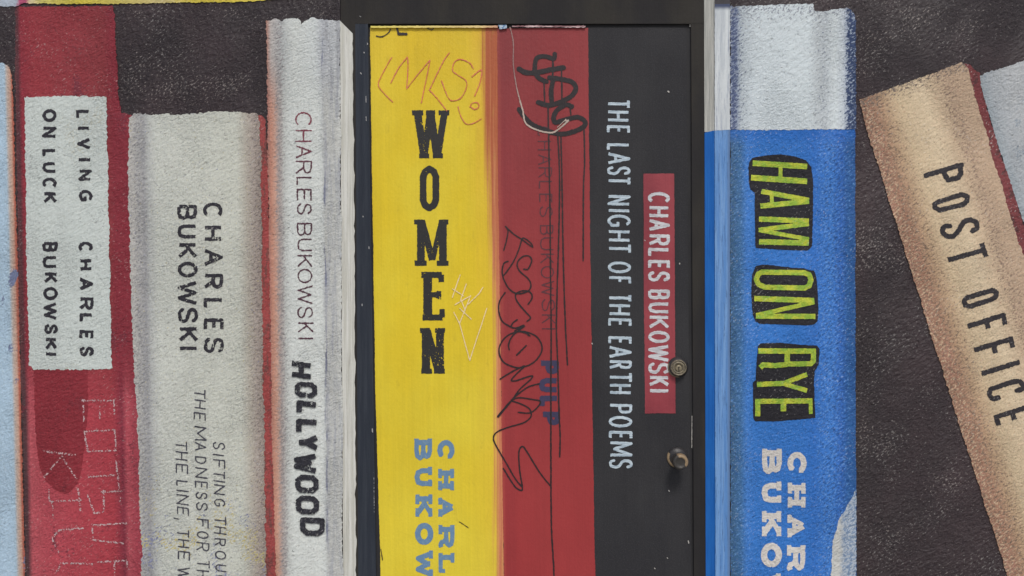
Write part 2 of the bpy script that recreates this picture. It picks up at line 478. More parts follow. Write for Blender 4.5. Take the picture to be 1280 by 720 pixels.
def wall():
    # outline of the render with the door opening left out (casing edges 405 and 913, head at -26)
    X0, X1, Y0 = -340, 1640, -240
    o = [(X0, Y0), (X1, Y0), (X1, BOT), (913, BOT), (913, -26), (425, -26), (431, BOT), (X0, BOT)]
    V = [at(x, y, 0) for x, y in o]
    V += [(p[0], 0.30, p[2]) for p in V]
    n = len(o)
    F = [list(range(n))] + [(i, (i + 1) % n, n + (i + 1) % n, n + i) for i in range(n)] + [list(range(2 * n - 1, n - 1, -1))]
    ob = link_mesh('stucco_wall', V, F, o + o, M_dark)
    things_set(ob, 'rough dark brown stucco wall around the painted door, flecked with pale grit and painted glints', 'wall')
wall()

def c_pave(g):
    return g.mix(g.step(g.noise(120, 120, 5, .6), .3, .7), (.26, .255, .24, 1), (.36, .35, .33, 1))
def pavement():  # ground out of view, added to bounce light upwards
    V = [(-30, -40, 0), (30, -40, 0), (30, 0.3, 0), (-30, 0.3, 0)]
    o = link_mesh('pavement', V, [(0, 1, 2, 3)], [(x / PX, y / PX) for x, y, z in V], paint('pavement_concrete', c_pave, 'door', .8, .08, 0))
    o['kind'] = 'structure'; o['label'] = 'unseen grey concrete pavement at the foot of the wall, added to bounce light'
pavement()
M_casing = paint('casing_paint', lambda g: lin(56, 54, 58), 'wood', 0.55, 0.08, 0.0)
frame = thing('door_surround', 'dark painted wooden frame lining the recess around the flat door', 'door frame', at(659, BOT, 0.1))
def board(name, a, b, d0, d1, mat, parent, bev=0.0):
    """a board between two slightly leaning edges: a, b = (x top, x bottom) in wall pixels, square to the wall"""
    (xa0, xa1), (xb0, xb1), y0, y1 = a, b[:2], b[2], b[3]
    q = [(xa0, y0), (xb0, y0), (xb1, y1), (xa1, y1)]
    f = [at(x, y, d0) if bev == 'deep' else at(x, y, 0) for x, y in q]
    V = [(p[0], d0, p[2]) for p in f] + [(p[0], d1, p[2]) for p in f]
    F = [(0, 1, 2, 3), (7, 6, 5, 4), (0, 3, 7, 4), (1, 5, 6, 2), (0, 4, 5, 1), (3, 2, 6, 7)]
    k = 1 / PX
    UV = q + [(x + (d1 - d0) * k, y) for x, y in q]
    return link_mesh(name, V, F, UV, mat, parent)
board('casing', (893, 894.3), (912.4, 912.4, -26 + .3, BOT), -0.004, 0.02, M_casing, frame)
def splayed_jamb(xf, xb, out, mat):
    # a jamb whose inner face opens towards the street; xf / xb = (top, bottom) of its front and back arris in wall pixels
    V, UV = [], []
    for y, k in ((-25.5, 0), (BOT, 1)):
        f = at(xf[k], y, 0); b = at(xb[k], y, RV)
        for x, dd in ((f[0], 0.003), (b[0], RV + 0.001), (b[0], 0.30), (f[0] + out, 0.30), (f[0] + out, 0.003)):
            V.append((x, dd, f[2])); UV.append((x / PX + PCX + dd / PX, y))
    F = [(0, 1, 6, 5), (1, 2, 7, 6), (2, 3, 8, 7), (3, 4, 9, 8), (4, 0, 5, 9), (4, 3, 2, 1, 0), (5, 6, 7, 8, 9)]
    return link_mesh('jamb', V, F, UV, mat, frame)
splayed_jamb((425.3, 431.3), (444, 449.3), 0.0004, M_frame_dark)
splayed_jamb((892.7, 894), (880, 883), -0.0004, M_frame_dark)
# the stops the door closes against
board('door_stop', (444, 449.5), (460.0, 475.0, 29.9, BOT), RV, DD - .004, M_frame_blue, frame, 'deep')
board('door_stop', (863.8, 869.2), (880.6, 883.5, 29.9, BOT), RV, DD - .004, M_frame_dark, frame, 'deep')
board('head', (444.2, 444.2), (880.6, 880.6, -25.5, 29.6), RV, 0.06, M_frame_dark, frame, 'deep')

door = thing('door', 'flat black door with a brass lock and a worn round knob', 'door', at(664, BOT, 0.22))
def door_sheet():
    q = [(440, 10.0), (876, 10.0), (882, BOT), (450, BOT)]
    V = [at(x, y, DD) for x, y in q]; V += [(p[0], DD + 0.04, p[2]) for p in V]
    F = [(0, 1, 2, 3), (7, 6, 5, 4), (0, 3, 7, 4), (1, 5, 6, 2), (0, 4, 5, 1), (3, 2, 6, 7)]
    link_mesh('door_panel', V, F, q + [(x + 5, y) for x, y in q], M_door_dark, door)
door_sheet()

M_fchip = paint('bare_frame_chip', lambda g: lin(150, 150, 150), 'door', .7, .1, 0)
def chips(spots, d, parent):
    for p, wd in spots:
        L = Lettering(); L.strokes([(p, wd, False)])
        L.build('paint_chip', d, M_fchip, parent, amp=.25, fr=.8)
# ================================================================== BOOKS
def book(label, x, d=0.0, group=None):
    return thing('book', label, 'painted book', at(x, BOT, d), group)
W0 = -0.0016                                      # first coat on the wall

ink = paint('black_lettering_paint', lambda g: lin(42, 40, 48), 'stucco', 0.6, 0.14, 0.0)
# ---- far left pale blue book
def c_pale(g):
    u = g.across(14.0, 0.0245)
    base = g.ramp(u, -16, 4, [(-16, lin(164, 188, 206)), (-11, lin(162, 184, 200)), (-8, lin(180, 166, 156)), (-4, lin(186, 150, 132)), (-2, lin(172, 100, 80)), (1, lin(150, 72, 60))])
    return dry(g, g.step(g.noise(30, 60, 2), .62, .8), base, lin(110, 120, 150))
b = book('pale blue book with an orange edge, cut off at the left side', 5)
sheet('spine', [(-40, 74), (4, 78), (11, 84), (15, 95), (17, 130), (19.5, 240), (26, 480), (32, 720), (36, BOT), (-40, BOT)], W0, paint('pale_blue_spine', c_pale, 'stucco'), b, 0.8)

# ---- red book with a white label
def c_red(g):
    u = g.across(18.0, 0.02)
    top = g.ramp(u, 0, 135, [(0, lin(92, 50, 54)), (3, lin(84, 44, 50)), (7, lin(136, 42, 54)), (22, lin(138, 46, 54)), (110, lin(130, 48, 54)), (121, lin(126, 38, 50))])
    low = g.ramp(u, 0, 150, [(0, lin(72, 50, 52)), (4, lin(80, 48, 52)), (9, lin(174, 80, 88)), (26, lin(170, 70, 80)), (75, lin(164, 60, 70)), (112, lin(158, 54, 64)), (124, lin(122, 40, 56)), (130, lin(170, 74, 84)), (140, lin(150, 58, 70))])
    c = g.mix(g.step(g.y, 430, 520), top, low)
    return dry(g, g.mul(g.step(g.noise(40, 90, 3, .6), .55, .8), .7), c, lin(112, 44, 56), .2)
red_l = book('tall red book with a white title label beside the pale blue book', 95)
sheet('spine', [(19, 9), (142, 7), (145, 60), (148, 120), (152, 141), (176, 146), (186, 480), (190, 720), (194, BOT), (36, BOT), (32, 720), (26.5, 480), (21.5, 240), (19, 120)], W0 - .0005, paint('red_spine', c_red, 'stucco', 0.6, .13, .25,   .0, flecks=.20), red_l, 0.9)
sheet('oval_emblem', smooth([(42, 456), (43, 500), (46, 555), (52, 588), (64, 608), (81, 617), (95, 607), (103, 582), (107, 540), (110, 500), (110, 456)]), W0 - .001, paint('dark_red_oval', lambda g: dry(g, g.step(g.noise(30, 60, 2), .5, .9), lin(130, 38, 48), lin(116, 37, 46)), 'stucco', 0.6, .12, .15, flecks=.04), red_l, 0.8, .001)
lab = sheet('title_label', [(30, 121), (80, 120), (133, 121), (136, 290), (140, 460), (136, 461), (90, 461), (42, 462), (37, 456), (33, 300)], W0 - .0018, paint('white_label_paint', lambda g: dry(g, g.mul(g.step(g.noise(70, 90, 3), .5, .8), .6), lin(190, 198, 194), lin(180, 183, 172)), 'stucco', .65, .06, .35), red_l, 1.0, .001, wave=.8)
L = Lettering()
column(L, 'LIVING', [(137.2, 149.6), (157.8, 162.5), (172.4, 186.8), (197, 202), (212, 226), (237.3, 252)], (95, 112), (98.5, 116.3), 3.9, jit=.5)
column(L, 'ONLUCK', [(136.5, 152.3), (158.5, 172), (186.2, 197.2), (202.6, 216), (222, 235), (240.3, 253.8)], (52.6, 70.3), (53, 71), 3.9, jit=.5, seed=2)
L.build('title_lettering', W0 - .0024, ink, lab, amp=.5)
L = Lettering()
column(L, 'CHARLES', [(302, 315), (324, 338), (347, 363), (371.7, 387.5), (391.5, 404.2), (412.5, 425), (433, 445.5)], (98, 116), (99.5, 117), 4.1, jit=.5, seed=3)
column(L, 'BUKOWSKI', [(302.5, 315), (320, 335), (340.7, 354.2), (358.7, 375), (378, 400), (405, 417.5), (422.5, 437.5), (440.7, 444.5)], (53, 72.5), (55.7, 72), 4.0, jit=.5, seed=4)
L.build('author_lettering', W0 - .0024, ink, lab, amp=.5)
chalk = paint('chalk_white', lambda g: lin(184, 158, 160), 'stucco', .8, .1, 0)
L = Lettering()
ch = lambda *p: ([(30 + x / 3, 480 + y / 3) for x, y in p], 1.9, False)
L.strokes([ch((218, 62), (342, 62)), ch((222, 62), (225, 140)), ch((285, 62), (285, 128)), ch((338, 62), (338, 128))])
L.strokes([ch((225, 178), (340, 172), (344, 250), (240, 252), (225, 178))])
L.strokes([ch((230, 350), (355, 340)), ch((345, 290), (352, 345), (362, 450))])
L.strokes([ch((290, 405), (365, 402)), ch((297, 400), (300, 480), (265, 485), (238, 415))])
L.strokes([ch((255, 530), (385, 522)), ch((255, 540), (260, 585), (372, 598))])
L.strokes([ch((275, 668), (385, 662), (392, 700)), ch((340, 668), (340, 730))])
L.strokes([ch((72, 252), (205, 268)), ch((142, 270), (75, 350)), ch((142, 270), (195, 355))])
L.strokes([ch((92, 395), (95, 440), (212, 435)), ch((105, 440), (112, 500)), ch((203, 395), (212, 475))])
L.strokes([ch((220, 540), (130, 548), (106, 580), (130, 632))])
L.strokes([ch((125, 700), (140, 672), (265, 675))])
L.build('chalk_lettering', W0 - .0016, chalk, red_l, amp=.8, fr=.9, dash=.47, label='broken white chalk letters')

# ---- grey book with small black handwriting
def c_grey(g):
    u = g.across(160.0, 0.018)
    base = g.ramp(u, 0, 180, [(0, lin(176, 174, 168)), (8, lin(164, 164, 162)), (16, lin(150, 151, 152)), (22, lin(174, 177, 174)), (32, lin(190, 194, 186)), (132, lin(190, 193, 182)), (144, lin(172, 166, 154)), (152, lin(162, 152, 143)), (166, lin(140, 127, 118))])
    base = dry(g, g.mul(g.step(u, 134, 164), .36), base, lin(112, 100, 96), .2, 12)
    base = dry(g, g.mul(g.step(u, 28, 6), .36), base, lin(124, 124, 127), .3)
    base = dry(g, g.mul(g.step(u, 9, 0), .5), base, lin(178, 176, 172), .2, 2)
    low = g.step(g.y, 560, 690)
    base = dry(g, g.mul(g.mul(g.step(g.noise(40, 60, 3, .6, 0, 2), .46, .66), low), .40), base, lin(120, 126, 158), .12, 3)
    base = dry(g, g.mul(g.mul(g.step(g.noise(50, 50, 3, .6, 0, 6), .46, .64), low), .40), base, lin(186, 174, 116), .12, 6)
    return base
def c_brick(g):
    return dry(g, g.step(g.noise(7, 30, 3), .4, .75), lin(150, 66, 64), lin(116, 66, 62), .2)
grey = book('pale grey book with small black handwriting beside the tall red book', 245)
sheet('cover_edge', [(318, 146), (327, 143), (332, 150), (336, 240), (341, 480), (346, 720), (349, BOT), (334, BOT), (330, 720), (326, 480), (320, 240)], W0 - .0008, paint('brick_red_edge', c_brick, 'stucco', .6, .15, .3, .15), grey, 1.0)
sheet('spine', [(161, 148), (166, 142), (180, 142), (190, 144), (204, 141), (216, 144), (240, 143), (262, 140), (300, 140), (322, 142), (325, 150), (327, 240), (329, 480), (333, 720), (336, BOT), (182, BOT), (177, 720), (173, 560), (169, 480), (164, 380), (161, 240)], W0 - .0014, paint('grey_spine', c_grey, 'stucco', .6, .08, .36, flecks=.4), grey, 1.2, wave=1.2)
L = Lettering()
column(L, 'CHARLES', [(253, 272), (282.3, 301), (311, 332.4), (342.3, 361), (372.5, 386.6), (398, 413.6), (421.7, 441.5)], (253.5, 278.2), (254.7, 279.8), 4.4)
column(L, 'BUKOWSKI', [(256, 274.8), (280.5, 298), (304, 323), (327, 347), (351, 381.2), (384.3, 403.8), (409, 427.3), (432.7, 438)], (221.5, 246.2), (222.7, 248), 4.4)
L.build('author_lettering', W0 - .0022, ink, grey, amp=.45, holes=.02)
L = Lettering()
kw = dict(width=1.7, butt=False, jit=.7, skew=.12)
column(L, 'THEMADNESSFORTHE', [(486.3, 498), (499.8, 511), (515.7, 525), (533, 551), (553, 564), (570.6, 580), (584.7, 597.7), (601.7, 610.4), (615.3, 623.8), (628, 638.4), (648.7, 660), (664, 673.6), (678, 688.8), (700, 710), (712.8, 722), (727, 737)], (242, 256.4), (246.4, 262.5), seed=5, **kw)
column(L, 'SIFTINGTHROUGH', [(552.7, 562), (567.5, 570), (574.4, 585.4), (588.3, 598), (600, 603.5), (606, 618.4), (623.4, 633.4), (644.7, 656.5), (658.3, 667.7), (673, 682.5), (688.4, 699.6), (705.6, 714.6), (719, 729), (734, 745)], (265.6, 280.7), (269.5, 284), seed=6, **kw)
column(L, 'THELINE,THEWAY', [(551, 562.5), (564.5, 575.3), (580, 592), (600.5, 607.5), (612, 615.3), (618.4, 631), (634, 644), (647, 652), (662, 671.5), (674.4, 684.8), (689, 700), (709, 724), (728, 738), (742, 752)], (219.5, 234.3), (223, 239), seed=7, **kw)
L.build('title_lettering', W0 - .0022, paint('thin_grey_ink', lambda g: lin(66, 66, 76), 'stucco', .6, .15, 0), grey, amp=.3)

# ---- white book at the edge of the door recess
def c_holly(g):
    u = g.across(333.0, 0.0100)
    base = g.ramp(u, 0, 95, [(0, lin(158, 108, 98)), (4, lin(184, 132, 112)), (9, lin(190, 150, 132)), (14, lin(168, 156, 150)), (20, lin(184, 187, 183)), (28, lin(200, 205, 201)), (62, lin(202, 207, 203)), (67, lin(196, 201, 198)), (71, lin(180, 182, 178)), (84, lin(182, 184, 180)), (92, lin(199, 202, 197))])
    top = g.ramp(u, 0, 95, [(0, lin(168, 126, 112)), (5, lin(178, 172, 168)), (18, lin(172, 176, 176)), (34, lin(201, 206, 202)), (60, lin(197, 203, 202)), (70, lin(176, 180, 185)), (84, lin(184, 188, 190))])
    base = g.mix(g.step(g.y, 150, 60), base, top)
    base = dry(g, g.mul(g.step(g.math('ABSOLUTE', g.sub(u, 15)), 11, 1), .45), base, lin(140, 136, 136), .3)
    e = g.math('ABSOLUTE', g.add(g.sub(u, 70.0), g.mul(g.sub(g.noise(20, 60, 3), .5), 6)))
    base = g.mix(g.mul(g.step(u, 64, 72), g.step(g.noise(7, 90, 4, .7, 0, 9), .42, .66)), base, lin(160, 163, 167))
    return g.mix(g.mul(g.step(e, 2.2, .4), g.mul(g.step(g.noise(8, 60, 3, .6, 0, 4), .45, .6), .8)), base, lin(92, 98, 126))
def c_holly_rev(g):
    base = g.mix(g.step(g.noise(6, 150, 4, .65), .35, .68), lin(180, 180, 171), lin(202, 203, 197))
    return g.mix(g.mul(g.step(g.noise(4, 50, 4, .7, 0, 8), .60, .72), .45), base, lin(146, 142, 134))
M_hr = paint('bone_white_board', c_holly_rev, 'wood', .6, .07, .2)
holly = book('white book with heavy black block title, wrapped round the left edge of the door recess', 385)
sheet('spine', [(333, 26), (338, 27), (344, 23), (352, 27), (360, 24), (372, 23), (377, 31), (382, 26), (390, 22), (400, 24), (412, 25.5), (425, 26), (426.6, 300), (428.6, 720), (430.8, BOT), (349, BOT), (344.5, 720), (341, 600), (337, 360), (334.5, 200), (333.4, 100)], W0 - .0022, paint('white_spine', c_holly, 'stucco', .62, .06, .28), holly, 0.9)

def reveal(name, xf, xb, yf, yb, y1, mat, parent, lift=0.0012, jit=0.0):
    """paint on the splayed side of the recess, from its front arris xf to its back arris xb (both (top, bottom))"""
    n = 160
    V, F, UV = [], [], []
    for i in range(n + 1):
        t = i / n
        for k, (xx, y0) in enumerate(((xf, yf), (xb, yb))):
            yy = y0 + (y1 - y0) * t
            q = (yy + 4) / (BOT + 4)
            f = float(k)
            if k: f += jit * (.12 * float(vnoise(np.array([yy * .05]), np.array([3.3]))[0]) + .10 * float(vnoise(np.array([yy * .23]), np.array([7.3]))[0]) - .10)
            x0, x1 = xf[0] + (xf[1] - xf[0]) * q, xb[0] + (xb[1] - xb[0]) * q
            a, b = Vector(at(x0, yy, 0)), Vector(at(x1, yy, RV))
            p = a.lerp(b, f); p.y -= lift
            V.append(tuple(p)); UV.append(((x0 + (x1 - x0) * f) * 1.6, yy))
    for i in range(n): F.append((2 * i, 2 * i + 1, 2 * i + 3, 2 * i + 2))
    return link_mesh(name, V, F, UV, mat, parent)
reveal('inner_edge', (425, 431), (443, 449), 26, 42, BOT, M_hr, holly, jit=1.0)
maroon = paint('maroon_ink', lambda g: g.mix(g.step(g.y, 150, 230), lin(124, 62, 76), lin(80, 50, 62)), 'stucco', .6, .2, 0)
L = Lettering()
column(L, 'CHARLES', [(140, 157.7), (162.3, 177.5), (181.5, 197.3), (200.8, 217), (221, 231.5), (236, 250.8), (254.4, 268)], (369, 389.4), (371, 390), 1.9, butt=False, jit=.4)
column(L, 'BUKOWSKI', [(278.5, 295), (298.3, 314), (318.5, 333.5), (335.8, 354), (356.5, 380), (383.5, 397.7), (403, 415.4), (421.5, 424.5)], (371, 390), (372.4, 391.7), 1.9, butt=False, jit=.4, seed=9)
L.build('author_lettering', W0 - .0028, maroon, holly, amp=.45)
L = Lettering()
for chx, xl, xr, y0, y1, sk, wd in [('H', 361.7, 391.5, 452.5, 472.5, .14, 6.4), ('O', 368.4, 396.4, 477.5, 497, .06, 6.2), ('L', 370.4, 398.2, 501.5, 520, .12, 7), ('L', 370, 399, 524, 543.5, .06, 7), ('Y', 370, 399.5, 543, 563.5, .03, 7.2), ('W', 367, 397.8, 566.6, 591.6, .02, 6.6), ('O', 369, 398.4, 593.5, 616.3, .04, 6.8), ('O', 369.4, 398.7, 619.5, 643, .04, 6.8), ('D', 374.9, 406, 647.2, 670, .05, 6.8)]:
    column(L, chx, [(y0, y1)], (xl, xr), (xl, xr), wd, BLK, True, sk)
L.build('title_lettering', W0 - .0046 - .001, paint('stencil_black', lambda g: dry(g, g.mul(g.step(g.noise(9, 9, 2), .45, .8), .5), lin(38, 38, 46), lin(78, 78, 86)), 'stucco', .6, .16, 0), holly, amp=.45, holes=.07, hole_fr=.6)

# ---- yellow book on the door
def c_yel(g):
    u = g.across(621.0, 0.011)
    base = g.mix(g.step(g.noise(90, 160, 3, .5), .3, .7), lin(207, 181, 30), lin(211, 190, 46))
    base = g.mix(g.mul(g.step(g.y, 200, 40), .5), base, lin(198, 164, 28))  # yellow turns browner towards the top
    base = g.mix(g.mul(g.step(g.y, 300, 720), .35), base, lin(214, 198, 66))
    st = g.mul(g.sub(g.noise(3.4, 260, 3, .6), .5), 18)
    f = g.step(g.add(u, st), -46, -8)
    base = g.mix(g.mul(f, g.add(g.mul(g.step(g.y, 420, 60), .30), .14)), base, lin(210, 150, 62))
    f2 = g.step(g.add(g.add(u, g.mul(st, .9)), g.mul(g.step(g.y, 420, 60), 10)), -13, -3)
    edge = g.mix(g.step(g.y, 120, 420), lin(160, 82, 48), lin(188, 112, 80))
    edge = g.mix(g.mul(g.step(g.noise(2.6, 200, 4, .7, 0, 3), .45, .66), g.add(g.mul(g.step(g.y, 60, 400), .55), .25)), edge, lin(206, 146, 96))
    base = g.mix(f2, base, edge)
    # faint brown streaks scattered over the sheet
    return g.mix(g.mul(g.step(g.noise(12, 40, 4, .7, 0, 9), .62, .76), .18), base, lin(150, 128, 40))
yel = book('bright yellow book with large upright worn black letters on the door', 545, DD)
Yd = DD - .0012
sheet('spine', [(462.5, 34), (540, 33.8), (622, 33.6), (623.5, 240), (626.8, 480), (630, 720), (632, BOT), (480, BOT), (476, 720), (469, 480), (465.5, 240), (463.5, 120)], Yd, paint('yellow_spine', c_yel, 'door', .5, .05, .05), yel, 0.25, .001, wave=.35)
M_edge = paint('pale_top_edge', lambda g: g.ramp(g.x, 460, 740, [(460, lin(214, 200, 96)), (600, lin(214, 190, 130)), (620, lin(196, 150, 120))]), 'door', .5, .1, .3)
sheet('top_edge', [(463, 32.2), (622, 32), (622, 34.4), (463, 34.8)], DD - .008, M_edge, yel, .3, .006, wave=.2)
L = Lettering()
upright(L, 'W', 514, 562.6, 138, 197.7, 9.4)
upright(L, 'O', 524.7, 549, 207, 264, 9.8)
upright(L, 'M', 516.5, 561.5, 274.5, 332, 9.6)
upright(L, 'E', 525.6, 554.5, 340.6, 399.8, 9.6)
upright(L, 'N', 524, 557.2, 410, 467, 10)
L.build('title_lettering', Yd - .0008, paint('worn_black_print', lambda g: lin(38, 38, 38), 'door', .55, .08, 0), yel, amp=.28, holes=-.02, hole_fr=.75)
L = Lettering()
BK = [(545, 575.8), (580.3, 611), (614.7, 649), (653.7, 681), (684.7, 725), (729, 755), (759, 792), (796, 812)]
CL = [(550, 574.7), (582.8, 616), (619, 649), (653, 687), (688, 717.5), (721, 750), (754, 780)]
column(L, 'BUKOWSKI', BK, (517.2, 540.4), (521, 543), 6.6, SLAB)
column(L, 'CHARLES', CL, (546.6, 568.2), (548, 569), 6.4, SLAB)
L.build('author_lettering', Yd - .0008, paint('steel_blue_print', lambda g: g.mix(g.step(g.noise(5, 5, 2), .5, .7), lin(96, 128, 160), lin(108, 136, 158)), 'door', .55, .06, 0), yel, amp=.22)
L = Lettering()
for p in [[(180, 130), (165, 150), (100, 270), (78, 340), (130, 410), (185, 465)], [(172, 320), (230, 210), (295, 128)], [(295, 128), (300, 200), (290, 365)], [(290, 365), (340, 300), (465, 150)], [(465, 150), (440, 280), (400, 470)], [(610, 95), (560, 170), (460, 375)], [(460, 375), (520, 440), (590, 530)], [(790, 215), (760, 170), (690, 145), (645, 170), (635, 230), (670, 260), (730, 300), (740, 350), (700, 430), (640, 455), (600, 430), (550, 305)], [(780, 275), (850, 225), (840, 320), (800, 420)], [(675, 500), (700, 580), (740, 630), (800, 620), (850, 590)], [(770, 500), (800, 520), (832, 500), (820, 470), (780, 475), (765, 500)]]:
    L.strokes([(smooth(zoomed(460, 50, 6, p)), 1.05, False)])
L.build('graffiti_scrawl', Yd - .0016, paint('red_pencil', lambda g: g.mix(g.step(g.noise(8, 8, 2), .4, .6), lin(196, 104, 70), lin(200, 104, 92)), 'door', .6, .15, 0), yel, merge=True, amp=.3, fr=.8, label='thin orange pencil scrawl')
L = Lettering()
for p in [[(78, 70), (28, 215)], [(28, 160), (100, 205)], [(118, 130), (80, 235)], [(45, 262), (145, 205)], [(145, 205), (75, 380)], [(75, 285), (150, 355)], [(38, 312), (75, 385), (140, 620)], [(140, 620), (250, 285)], [(85, 230), (110, 300)], [(130, 260), (200, 190), (225, 150)]]:
    L.strokes([(zoomed(560, 330, 5.15, p), 1.2, False)])
L.build('scratch_marks', Yd - .0016, paint('pale_scratch', lambda g: lin(222, 200, 150), 'door', .7, .1, 0), yel, merge=True, amp=.3, fr=.8, label='pale scratched marks')
black_pen = paint('black_marker', lambda g: lin(42, 34, 37), 'door', .34, .08, 0)
for marks in [[(smooth(zoomed(440, 0, 4, [(122, 180), (150, 183), (180, 165), (192, 145)])), 1.3, False)],
              [(zoomed(440, 0, 4, [(225, 140), (232, 168)]), 2.4, False), (zoomed(440, 0, 4, [(232, 170), (272, 170)]), 3.4, False)],
              [(zoomed(440, 0, 4, [(375, 142), (398, 150), (408, 142)]), 1.1, False)],
              [([(574, 652), (586, 660)], .8, False)], [([(476, 686), (478, 700)], 1.1, False)]]:
    L = Lettering(); L.strokes(marks)
    L.build('marker_mark', Yd - .0016, black_pen, yel, amp=.25)

# ---- red book on the door
def c_red2(g):
    u = g.across(622.0, 0.011)
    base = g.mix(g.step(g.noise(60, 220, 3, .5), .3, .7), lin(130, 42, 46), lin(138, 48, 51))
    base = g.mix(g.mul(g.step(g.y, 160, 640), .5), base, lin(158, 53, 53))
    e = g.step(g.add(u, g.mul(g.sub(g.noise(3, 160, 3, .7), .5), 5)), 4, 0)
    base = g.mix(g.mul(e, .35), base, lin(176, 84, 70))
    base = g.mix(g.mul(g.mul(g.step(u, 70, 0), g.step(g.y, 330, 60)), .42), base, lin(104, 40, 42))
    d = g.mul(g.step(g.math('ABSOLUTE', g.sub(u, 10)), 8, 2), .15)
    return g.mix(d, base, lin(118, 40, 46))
pulp = book('dark red book covered in black scribbles and paint drips on the door', 680, DD)
Rd = DD - .0020
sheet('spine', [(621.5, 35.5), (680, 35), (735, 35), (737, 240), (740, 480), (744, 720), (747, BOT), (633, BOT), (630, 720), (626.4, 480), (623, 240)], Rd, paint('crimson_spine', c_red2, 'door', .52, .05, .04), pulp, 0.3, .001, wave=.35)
sheet('top_edge', [(640, 31.8), (732, 32), (732, 34.4), (640, 33.8)], DD - .008, paint('pink_top_edge', lambda g: g.mix(g.step(g.noise(40, 3, 3, .7), .42, .6), lin(110, 74, 78), lin(206, 180, 180)), 'door', .5, .1, .3), pulp, .4, .006, wave=.2)
sheet('blue_smudge', [(623, 31.2), (633, 31), (634, 35), (630, 36), (624, 36)], DD - .0085, paint('blue_smear', lambda g: g.mix(g.step(g.noise(4, 4, 2), .4, .6), lin(92, 124, 158), lin(170, 184, 196)), 'door', .5, .1, 0), pulp, .5, .006, wave=.2)
L = Lettering()
column(L, 'CHARLESBUKOWSKI', [(158, 171), (176, 188), (193, 206), (209, 222), (226, 235.5), (242, 253), (258, 271), (281.3, 293.5), (296.5, 312.7), (317, 329), (332.5, 348), (351, 370), (374, 389), (393, 404.4), (409.5, 412.5)], (671.8, 688.5), (677.7, 694.4), 1.5, butt=False, jit=.3)
L.build('author_lettering', Rd - .0007, paint('dark_maroon_ink', lambda g: lin(84, 46, 52), 'door', .55, .1, 0), pulp, amp=.25)
L = Lettering()
column(L, 'PULP', [(450.5, 467.5), (472.5, 490.4), (494.6, 511), (514.6, 531.5)], (672.5, 698.5), (675.5, 700.4), 6.8)
L.build('title_lettering', Rd - .0007, paint('ink_blue_print', lambda g: lin(56, 52, 80), 'door', .55, .08, 0), pulp, amp=.3)
L = Lettering()
T = lambda p, wd, n=7: L.strokes([(smooth(zoomed(625, 30, 4.8, p), n), wd, False)])
T([(328, 180), (322, 207), (275, 195), (228, 200), (211, 235), (212, 290), (235, 325), (278, 345)], 5.8)
T([(115, 270), (150, 290), (210, 292), (300, 275), (380, 262)], 6.4)
T([(298, 322), (360, 330), (430, 348), (455, 385), (430, 430), (360, 470), (290, 487), (230, 470)], 6.2)
T([(322, 325), (307, 400), (312, 475)], 6.0)
T([(430, 495), (395, 485), (340, 520), (322, 562), (335, 590), (400, 572), (470, 560), (512, 590), (490, 625), (400, 657), (330, 655), (250, 628), (190, 600), (142, 552), (115, 512)], 6.0)
T([(318, 200), (316, 320)], 2.2)
L.build('spray_tag', Rd - .0012, paint('black_spray', lambda g: lin(38, 33, 36), 'door', .32, .06, 0), pulp, merge=True, amp=.3, label='thick black brush tag')
L = Lettering()
for p in [[(685, 132), (686, 180), (687.5, 260), (688, 320), (689, 420), (688.6, 480), (689, 640), (691, 690), (692.5, 720), (693, 800)],
          [(697, 166), (699.5, 220), (698.3, 300), (695.5, 400), (697, 450), (699, 520), (700.2, 545), (699.6, 571)],
          [(701, 166), (702.5, 230), (704, 320), (706.5, 400), (708.5, 440), (709.5, 456)],
          [(730, 159), (730.8, 200), (729.3, 240), (729, 326)], [(680, 102), (681, 130)], [(702, 88), (702.4, 124)], [(712.5, 133), (713.5, 143)]]:
    L.strokes([(smooth(p, 4), 1.9, False)])
L.build('paint_drip', Rd - .0013, black_pen, pulp, merge=True, amp=.28, fr=.4, label='long thin black drips')
L = Lettering()
def scr(ox, oy, s, p, wd=1.8): L.strokes([(smooth(zoomed(ox, oy, s, p)), wd, False)])
c3 = (610, 270, 4.8)
scr(*c3, [(95, 205), (110, 150), (120, 90), (105, 62), (150, 105), (210, 145), (267, 186), (255, 160), (215, 132), (202, 145), (190, 185), (165, 250), (130, 310), (95, 355)], 1.6)
scr(*c3, [(215, 318), (240, 318), (262, 270), (245, 240), (205, 245), (175, 285), (190, 330), (240, 375), (258, 415), (240, 450), (180, 466), (130, 440), (95, 380), (85, 330), (95, 285), (120, 272)])
scr(*c3, [(240, 530), (265, 490), (250, 455), (200, 450), (165, 475), (180, 520), (230, 580), (255, 610), (235, 632)])
scr(*c3, [(102, 460), (70, 510), (65, 570), (85, 630), (130, 662), (150, 672)])
scr(*c3, [(175, 622), (150, 640), (140, 665), (170, 672), (215, 655), (160, 690)])
c4 = (610, 400, 5.145)
scr(*c4, [(270, 102), (245, 85), (190, 75), (120, 105), (78, 160), (72, 215), (100, 270), (160, 300), (215, 305), (290, 275), (340, 215), (345, 160), (310, 105), (240, 75), (190, 75)])
scr(*c4, [(270, 102), (258, 98)])
scr(*c4, [(137, 190), (133, 155), (160, 100), (235, 40)])
scr(*c4, [(185, 225), (245, 165)], 2.0)
scr(*c4, [(78, 380), (150, 335), (235, 295), (190, 340), (150, 385), (180, 390), (275, 360), (278, 378), (205, 445), (150, 520), (100, 575), (65, 620)])
scr(*c4, [(330, 410), (260, 430), (190, 480), (140, 530)])
scr(*c4, [(140, 530), (105, 572), (65, 620)], 2.8)
scr(*c4, [(150, 515), (200, 500), (280, 510), (337, 525), (310, 570), (265, 598), (195, 593)])
